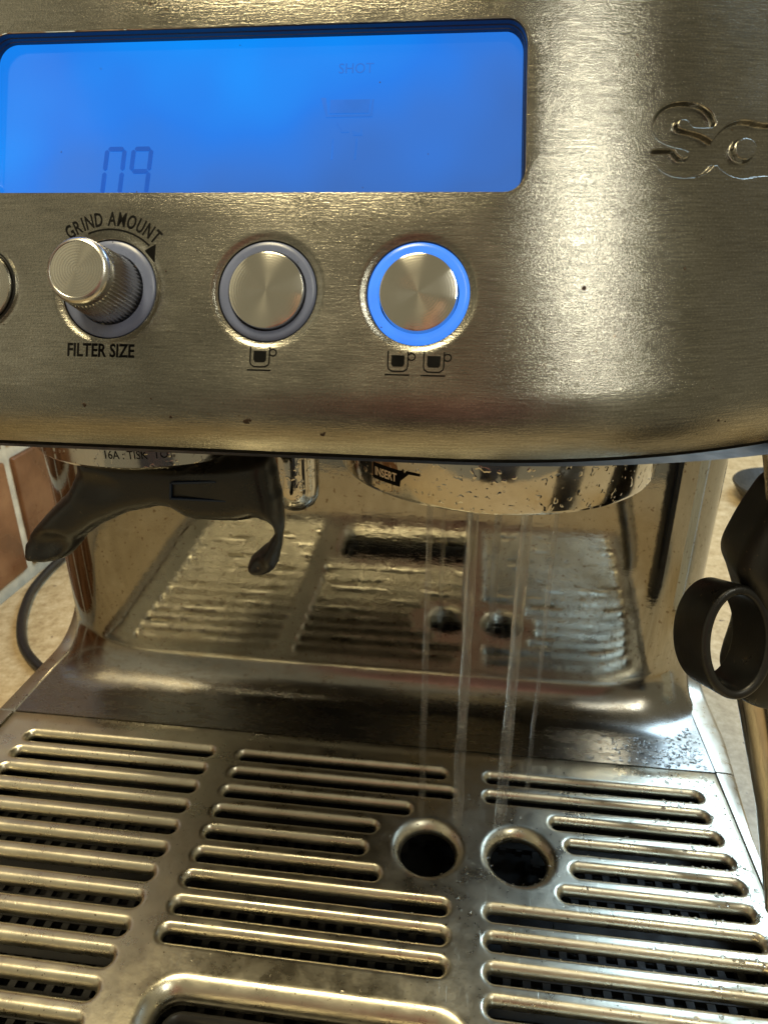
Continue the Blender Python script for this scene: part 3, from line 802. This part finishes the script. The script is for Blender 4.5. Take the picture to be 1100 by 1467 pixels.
def pix_plane(x, y, Y):   # helper for tracing outlines of parts at their own real distance
    rt = Vector((math.cos(YAW), math.sin(YAW), 0)); up = rt.cross(fw)
    r = fw+rt*((x-550)/1000)+up*((733.5-y)/1000); t = Y/r.y
    return (r.x*t, 200+r.z*t)
def inflate(name, poly, Yc, thick, rnd_w, m, bend=None, dish=None, grid=1.0, par=None):
    poly = densify(poly, grid); lo = np.min(poly, 0); hi = np.max(poly, 0)
    gx, gy = np.meshgrid(np.arange(lo[0]+grid/2, hi[0], grid), np.arange(lo[1]+grid/2, hi[1], grid))
    gp = np.stack([gx.ravel(), gy.ravel()], 1); dd, ins = seg_dist(gp, poly); gp = gp[ins & (dd > grid*.45)]
    V, F = cdt(poly, [], gp); d, _ = seg_dist(V, poly)
    t = np.clip(d/rnd_w, 0, 1); h = np.sqrt(1-(1-t)**2)*thick/2
    fr = []; bk = []
    for (x, z), hh, di in zip(V, h, d):
        y0 = Yc+(bend(x, z) if bend else 0); df = dish(x, z, di) if dish else 0
        fr.append((x, y0-hh+df, z)); bk.append((x, y0+hh+.02, z))
    mb = MB(); n = len(fr); mb.v = fr+bk; mb.f = [tuple(f) for f in F.tolist()]+[tuple(i+n for i in f[::-1]) for f in F.tolist()]
    # weld rim
    bm = bmesh.new(); vs_ = [bm.verts.new([c*MM for c in v]) for v in mb.v]
    for f in mb.f: bm.faces.new([vs_[i] for i in f])
    bmesh.ops.remove_doubles(bm, verts=bm.verts[:], dist=.00005)
    bmesh.ops.recalc_face_normals(bm, faces=bm.faces[:])
    for _ in range(2): bmesh.ops.smooth_vert(bm, verts=bm.verts[:], factor=.5, use_axis_x=True, use_axis_y=True, use_axis_z=True)
    me = bpy.data.meshes.new(name); bm.to_mesh(me); bm.free(); me.polygons.foreach_set('use_smooth', [True]*len(me.polygons)); me.materials.append(m)
    o = bpy.data.objects.new(name, me); sc.collection.objects.link(o)
    return place(o) if par is None else sub(o, par)
cr_px = [(385,650),(320,662),(240,667),(150,661),(95,652),(95,680),(82,712),(52,742),(27,772),(19,796),(30,814),(56,818),(84,812),(98,798),(107,783),(138,762),(180,745),(224,737),(240,740),(256,751),(278,757),(315,758),(347,756),(364,751),(382,757),(386,770),(375,789),(352,807),(344,820),(350,832),(369,836),(386,832),(394,818),(399,790),(402,760),(397,720),(388,680)]
cr = [pix_plane(x, y, 153) for x, y in cr_px]
LT = pix_plane(55, 785, 153); RT = pix_plane(370, 815, 153)
def cr_bend(x, z):
    dc = abs(x-CX)/26.0
    return -2.0*max(0, dc-.6)+ (146-z)*.15*0
def cr_dish(x, z, di):
    q = 0
    for c, rx, rz, k in ((LT, 9.0, 5.0, 3.2), (RT, 3.2, 3.0, 2.2), ((-95, 135), 9, 4, 1.2)):
        e = ((x-c[0]+ (z-c[1])*(-.7 if c is LT else 0))/rx)**2+((z-c[1])/rz)**2
        if e < 1: q += k*(1-e)
    # ridge running out along the left prong
    return q if di > .7 else 0
cradle = inflate('portafilter_cradle', cr, 160, 13, 4.0, RUBBER, cr_bend, cr_dish, .9)
mb = MB()
a = pix_plane(245, 712, 145.2); b = pix_plane(352, 717, 145.2)
for (p, q) in (((245, 692), (245, 714)), ((244, 714), (352, 719)), ((352, 719), (352, 712)), ((247, 692), (310, 690))):
    A = pix_plane(*p, 153.0); B = pix_plane(*q, 153.0)
    mb.tube([(A[0], 153.0, A[1]), (B[0], 153.0, B[1])], .42, 6)
sub(mb.build('cradle_groove', GLOSSBLACK), cradle)
# short polished tube between the cradle and the group
mb = MB(); mb.lathe([(.01, 117.5), (3.2, 118), (5.6, 119.6), (6.8, 122.4), (7.1, 126), (7.1, 153.9)], (-49.6, 186, 0), 40)
P(mb, 'polished_tube', CHROME)

# ---------------- steam wand
WY = 150.0
mb = MB(); mb.tube(spline([(70.5, WY+18, 168), (69.2, WY+8, 158), (70, WY+2, 149), (71.5, WY, 140), (73, WY, 130)], 8), 6.0, 20)
wand = P(mb, 'steam_wand', WANDSTEEL, label='brown tinted steel steam wand with a black grip and finger loop')
mb = MB(); mb.tube([(72.5, WY, 92), (73.9, WY, 88), (85.0, WY, 54.8), (91.8, WY, 29.6), (94.6, WY, 16)], [4.4, 4.4, 4.4, 4.4, 3.6], 24)
sub(mb.build('wand_tip_pipe', WANDSTEEL), wand)
mb = MB()
L = []
gr_prof0 = [(146.5, 69, 4), (146.0, 65.5, 7), (144, 62.3, 9), (139, 60.6, 10.5), (132, 58.5, 11), (125, 57.5, 11.5), (119, 60.2, 12), (112, 63, 12), (104, 64, 12), (96, 63.5, 12), (91.0, 63.5, 11), (88.6, 66, 8)]
for pz, pxl, phd in [tuple(p) for p in spline(gr_prof0, 6)]:
    xl = pxl+4.0; xr = xl+30
    L.append([(x, y, pz) for x, y in rrect(xl, xr, WY+4-phd, WY+4+phd, min(6.5, max(phd-.3, .3)), 0, 8)])
mb.loops(L, True, True, True)
sub(mb.build('wand_grip', RUBBER), wand)
# finger loop: rounded band swept round an oval
def loop_band(c, ax, half_d, rx, rz, th):
    ax = Vector(ax).normalized(); up = Vector((.05, 0, 1)); up = (up-ax*up.dot(ax)).normalized(); rt = up.cross(ax)
    N = 72; rings = []
    for i in range(N):
        t = 2*PI*i/N; ct, st = math.cos(t), math.sin(t)
        rad = rt*ct*rx+up*st*rz; nrm = (rt*ct*rz+up*st*rx).normalized()
        sec = []
        for (dd, rr) in rrect(-half_d, half_d, -th/2, th/2, th*.42, 0, 4):
            sec.append(Vector(c)+rad+nrm*rr+ax*dd)
        rings.append(sec)
    mb = MB(); n = len(rings[0])
    for R_ in rings: mb.v += [tuple(p) for p in R_]
    for i in range(N):
        for j in range(n): mb.f.append((i*n+j, i*n+(j+1) % n, ((i+1) % N)*n+(j+1) % n, ((i+1) % N)*n+j))
    return mb
mb = loop_band((60.8, 146, 108.2), (.16, -.84, .33), 7.2, 7.4, 11.8, 2.3)
sub(mb.build('finger_loop', RUBBER), wand)

# ---------------- water
THIN = m_water('thin_falling_water', .08, .32)
def stream(x, y, ztop, zbot, r, label, seed, drift=0.0, taper=1.0, m=STREAM):
    q = random.Random(seed); n = 90; pts = []; rs = []
    for i in range(n+1):
        t = i/n; z = ztop+(zbot-ztop)*t
        wob = noise.noise(Vector((seed*3.1, 0, t*7)))*.5*t; wob2 = noise.noise(Vector((0, seed*2.3, t*7)))*.5*t
        pts.append((x+wob+drift*t, y+wob2, z))
        rs.append(max(.12, r*(1+.35*noise.noise(Vector((seed, t*9, 0)))*t)*(taper+(1-taper)*(1-t))))
    mb = MB(); mb.tube(pts, rs, 12)
    o = mb.build('water_stream', m); o['label'] = label; o['category'] = 'water stream'; o['group'] = 'water streams falling from the group head'
    return o
stream(2.7, 187, 146, 0.1, 1.5, 'thick stream of water falling just left of centre, landing behind the left round hole', 3, 0, 1.25)
stream(17.3, 181, 146, -3.0, 1.5, 'thick bright stream of water falling into the right round hole', 5, 0, 1.3)
stream(-10.2, 189, 146, 0.1, .95, 'thin faint stream of water furthest left, ending above the left round hole', 8, 0, 1.2, THIN)
stream(27.6, 198, 146, 0.1, .7, 'thin faint stream of water furthest right, landing on the back slots', 11, 0, 1.1, THIN)

def droplets(name, pts, label, m=WATER):
    ico = bmesh.new(); bmesh.ops.create_icosphere(ico, subdivisions=2, radius=1)
    iv = [v.co.copy() for v in ico.verts]; fi = [[v.index for v in f.verts] for f in ico.faces]; ico.free()
    V = []; F = []
    for (p, n, r) in pts:
        n = Vector(n).normalized(); q = n.to_track_quat('Z', 'Y'); a = rnd.uniform(.7, 1.3); b = 1/a; hgt = rnd.uniform(.35, .55)
        k = len(V)
        for v in iv:
            w_ = Vector((v.x*a, v.y*b, v.z*hgt))
            V.append(tuple(Vector(p)+q @ (w_*r)))
        F += [tuple(i+k for i in f) for f in fi]
    o = new(name, V, F, m, None, True, kind='stuff', label=label, category='water drops')
    return o
def on_hole(x, y, pad=0.0):
    for x0, x1, yy in slots:
        if x0-pad < x < x1+pad and abs(y-yy) < HW+LO+pad: return True
    for c in (H1, H2):
        if math.hypot(x-c[0], y-c[1]) < 13+pad: return True
    if CUT[0]-5 < x < CUT[1]+5 and CUT[2]-5 < y < CUT[3]+5: return True
    return False
def lip_z(x, y):
    """height of the tray top; None over an opening"""
    z = 0.0
    for x0, x1, yy in slots:
        if x0 < x < x1 and abs(y-yy) < HW+LO:
            cx0, cx1 = x0+LO+HW, x1-LO-HW; dx = max(cx0-x, x-cx1, 0); d = math.hypot(dx, y-yy)-HW
            if d < .5: return None
            for (o1, z1), (o0, z0) in zip(LIP[:-1], LIP[1:]):
                if o0 <= d <= o1: return z0+(z1-z0)*(d-o0)/(o1-o0+1e-9)
    for c in (H1, H2):
        d = math.hypot(x-c[0], y-c[1])-9.3
        if d < .5: return None
        if d < 3.5: return -.6
    if CUT[0]-4 < x < CUT[1]+4 and CUT[2]-4 < y < CUT[3]+4: return None
    return z
pts = []
def scatter(n, fx_, fy_, rlo, rhi):
    k = 0
    while k < n:
        x, y = fx_(), fy_(); z = lip_z(x, y)
        k += 1
        if z is None or not (TX0 < x < TX1-1) or not (75 < y < 219): continue
        pts.append(((x, y, z), (0, 0, 1), rnd.uniform(rlo, rhi)*rnd.uniform(.6, 1.2)))
scatter(900, lambda: 99-abs(rnd.gauss(0, 18)), lambda: rnd.uniform(120, 219), .18, .75)
scatter(260, lambda: rnd.uniform(20, 98), lambda: rnd.gauss(208, 10), .15, .55)
scatter(600, lambda: rnd.gauss(12, 30), lambda: rnd.gauss(172, 24), .12, .50)
scatter(260, lambda: rnd.uniform(-150, 98), lambda: rnd.uniform(100, 218), .10, .40)
scatter(200, lambda: rnd.gauss(4, 9), lambda: rnd.gauss(190, 7), .10, .42)
scatter(90, lambda: rnd.gauss(-50, 30), lambda: rnd.gauss(205, 10), .10, .45)
for _ in range(420):     # foot of the splash plate
    x = 98-abs(rnd.gauss(0, 22)); t = rnd.random(); y = YS+1+t*(planY(min(x, XR-1))-RF-YS)
    pts.append(((x, y, 0), (0, 0, 1), rnd.uniform(.15, .7)))
for _ in range(60):
    x = rnd.uniform(-170, 95); y = rnd.uniform(221, 234); pts.append(((x, y, 0), (0, 0, 1), rnd.uniform(.1, .4)))
droplets('tray_droplets', pts, 'many small water droplets beaded over the right side of the steel drip tray')
pts = []
for _ in range(70):      # on the group collar
    a = math.radians(rnd.uniform(215, 345)); z = rnd.uniform(141.8, 152.5)
    pts.append(((GX+GR*math.cos(a), GY+GR*math.sin(a), z), (math.cos(a), math.sin(a), 0), rnd.uniform(.1, .34)))
droplets('collar_droplets', pts, 'water droplets clinging to the chrome collar of the group head')
pts = [((61.5+rnd.uniform(-2, 3), 143+rnd.uniform(-3, 3), 97.8+rnd.uniform(-.2, .4)), (0, -.6, 1), rnd.uniform(.5, 1.4)) for _ in range(5)]
droplets('wand_droplets', pts, 'water drops inside the black finger loop of the steam wand')

# dried specks on panel and tray
mb = MB()
def speck(c, r, fS):
    k = rnd.randint(5, 8); ph = rnd.random()*6
    lp = [(c[0]+r*rnd.uniform(.5, 1.3)*math.cos(ph+i*2*PI/k), c[1]+r*rnd.uniform(.5, 1.3)*math.sin(ph+i*2*PI/k)) for i in range(k)]
    mb.loops([[fS(a, b, 0) for a, b in lp], [fS(c[0]+(a-c[0])*.7, c[1]+(b-c[1])*.7, .12) for a, b in lp]], True, False, True)
for c, r in (((-73.5, -4.6), .5), ((-41.8, -6.8), .75), ((-41.0, -6.5), .4), ((-27.2, -9.0), .5), ((-26.8, -8.6), .3), ((20.2, 18.6), .45), ((-56.5, -6.5), .4), ((46, -7), .3), ((40, 22), .25), ((-60, -3), .2), ((-58, 21), .2), ((-30, 30), .15)):
    speck(c, r, S)
for _ in range(40): speck((rnd.uniform(-95, 70), rnd.uniform(-12, 33)), rnd.uniform(.06, .16), S)
P(mb, 'dried_specks', DIRT, smooth=False, kind='stuff')
mb = MB()
for _ in range(60):
    x = 108-abs(rnd.gauss(0, 10)); y = rnd.uniform(196, 250)
    if x < 99.5: speck((x, y), rnd.uniform(.2, .5), lambda a, b, d: (a, b, d+.02))
for _ in range(60): speck((rnd.uniform(-170, 60), rnd.uniform(222, 234)), rnd.uniform(.15, .4), lambda a, b, d: (a, b, d+.02))
P(mb, 'coffee_grounds', DIRT, smooth=False, kind='stuff')

# ------------------------------------------------------------------ the worktop, tiled wall and things on it
ZC = -65.0
mb = MB(); mb.box(-331.7, 900, -200, 1000, ZC-40, ZC, 3)
mb.build('worktop', COUNTER, None, kind='structure')
XW = -331.7
mb = MB(); mb.box(XW-40, XW-4, -200, 1000, ZC-40, 620)
wall = mb.build('left_wall', GROUT, None, kind='structure')
def tile_mesh(w_, h_):
    mb = MB(); mb.box(-5, 3.2, -w_/2, w_/2, -h_/2, h_/2, 2.2); 
    o = mb.build('tile', TILE); return o
t0 = tile_mesh(88, 87.5); first = True
for r_ in range(6):
    for c_ in range(-4, 6):
        o = t0 if first else t0.copy()
        if not first: sc.collection.objects.link(o)
        first = False; o.parent = wall
        o.location = ((XW-4)*MM, (445+48.5+97*c_+rnd.uniform(-.6, .6))*MM, (ZC+5.5+45+97*r_+rnd.uniform(-.6, .6))*MM)
        o.rotation_euler = (rnd.uniform(-.006, .006), rnd.uniform(-.006, .006), rnd.uniform(-.006, .006))
mb = MB(); mb.box(XW, 900, 1000, 1040, ZC-40, 620)
mb.build('back_wall', GROUT, None, kind='structure')

mb = MB(); cab = [(-270, 998, ZC+3), (-285, 800, ZC+3), (-305, 620, ZC+3), (-318, 500, ZC+3), (-322, 460, ZC+3), (-317, 420, ZC+3), (-306, 390, ZC+3), (-293, 366, ZC+3), (-277, 345, ZC+3), (-255, 327, ZC+3), (-232, 314, ZC+3), (-205, 309, ZC+5), (-190, 320, ZC+8)]
mb.tube(spline(cab, 10), 3.1, 16)
o = mb.build('power_cable', CABLE); o['label'] = 'black power cable curving over the worktop below the tiles'; o['category'] = 'cable'

dish = root('dark_dish', 'dark oval dish on the worktop behind the steam wand', 'dish', (312, 672, ZC))
mb = MB(); mb.lathe([(.01, 6), (34, 6), (44, 10), (50, 17), (51.5, 17.5), (52.5, 16), (46, 6), (36, .5), (.01, .5)], (0, 0, 0), 64)
o = mb.build('bowl', simple('dark_glaze', (.02, .018, .014), .6)); o.parent = dish
mb = MB(); mb.box(-32, -24, -14, -9, 6.4, 11, 1.5); o = mb.build('pale_handle', simple('pale_grey_plastic', (.55, .52, .48), .4)); o.parent = dish
mb = MB(); mb.box(-20, 16, -18, -10, 6.4, 11, 1.5); o = mb.build('pale_handle', bpy.data.materials['pale_grey_plastic']); o.parent = dish

# ------------------------------------------------------------------ whoever takes the picture stands in front of the worktop, outside the frame (seen in the polished steel)
person = root('person', 'person in a dusty red top standing before the worktop, outside the frame', 'person', (30, -600, -965))
def skin(name, vs, es, rs, m):
    me = bpy.data.meshes.new(name); me.from_pydata([tuple(c*MM for c in v) for v in vs], es, [])
    o = bpy.data.objects.new(name, me); sc.collection.objects.link(o); me.materials.append(m)
    md = o.modifiers.new('s', 'SKIN'); md.use_smooth_shade = True
    for sv, r in zip(me.skin_vertices[0].data, rs): sv.radius = (r[0]*MM, r[1]*MM)
    me.skin_vertices[0].data[0].use_root = True
    o.modifiers.new('d', 'SUBSURF').render_levels = 1
    o.parent = person; return o
SHIRT = simple('dusty_red_cotton', (.30, .14, .115), .9); TROU = simple('dark_trousers', (.02, .02, .028), .9)
SKINM = simple('skin', (.45, .26, .18), .55); HAIR = simple('dark_hair', (.02, .012, .008), .6)
skin('body', [(0, 0, 1330), (0, 5, 1420), (0, 15, 1520), (0, 10, 1600), (0, 5, 1680)], [(0, 1), (1, 2), (2, 3), (3, 4)], [(70, 60), (58, 55), (72, 88), (80, 98), (60, 75)], SKINM)
skin('red_top', [(0, 0, 800), (0, 0, 1040), (0, 0, 1240), (0, 0, 1360), (-165, 0, 1370), (-215, 20, 1120), (-225, 60, 900), (165, 0, 1370), (215, 20, 1120), (225, 60, 900)],
     [(0, 1), (1, 2), (2, 3), (3, 4), (4, 5), (5, 6), (3, 7), (7, 8), (8, 9)], [(165, 110), (150, 105), (170, 115), (120, 80), (65, 65), (50, 50), (36, 36), (65, 65), (50, 50), (36, 36)], SHIRT)
skin('trousers', [(0, 0, 930), (-95, 0, 840), (-100, 10, 480), (-100, -10, 60), (95, 0, 840), (100, 10, 480), (100, -10, 60)], [(0, 1), (1, 2), (2, 3), (0, 4), (4, 5), (5, 6)],
     [(160, 110), (90, 95), (60, 62), (42, 48), (90, 95), (60, 62), (42, 48)], TROU)
skin('hair', [(0, -20, 1610), (0, -15, 1690), (0, 0, 1730)], [(0, 1), (1, 2)], [(88, 80), (90, 95), (60, 70)], HAIR)

# ---------------- unseen things added outside the frame for the bands they reflect in the steel
def lathe_thing(name, label, cat, loc, prof, m, lidprof, lm, part='body', lid='lid'):
    r_ = root(name, label, cat, loc)
    mb = MB(); mb.lathe(prof, (0, 0, 0), 64); o = mb.build(part, m); o.parent = r_
    mb = MB(); mb.lathe(lidprof, (0, 0, 0), 64); o = mb.build(lid, lm); o.parent = r_
    return r_
lathe_thing('reflected_canister', 'black canister with a domed lid, added outside the frame for its dark reflection', 'canister', (195, 10, ZC),
    [(.01, 0), (38, 0), (40, 2), (40, 112), (38.5, 114), (.01, 114)], simple('black_enamel', (.010, .010, .011), .12),
    [(41, 108), (41.5, 116), (38, 121), (20, 126), (8, 127), (8, 131), (10, 136), (7, 140), (.01, 141)], BLACK)
cart = root('reflected_carton', 'white and light blue carton, added outside the frame for its pale reflection', 'carton', (318, 190, ZC))
mb = MB(); mb.box(-35, 35, -35, 35, 0, 150, 1.5); o = mb.build('box', simple('white_card', (.80, .86, .92), .4)); o.parent = cart
mb = MB(); mb.loops([[(-35, -35, 150), (35, -35, 150), (35, 35, 150), (-35, 35, 150)], [(-34, -1.5, 182), (34, -1.5, 182), (34, 1.5, 182), (-34, 1.5, 182)], [(-34, -1.5, 195), (34, -1.5, 195), (34, 1.5, 195), (-34, 1.5, 195)]], True, False, True)
o = mb.build('gable_top', simple('light_blue_card', (.30, .55, .85), .4)); o.parent = cart
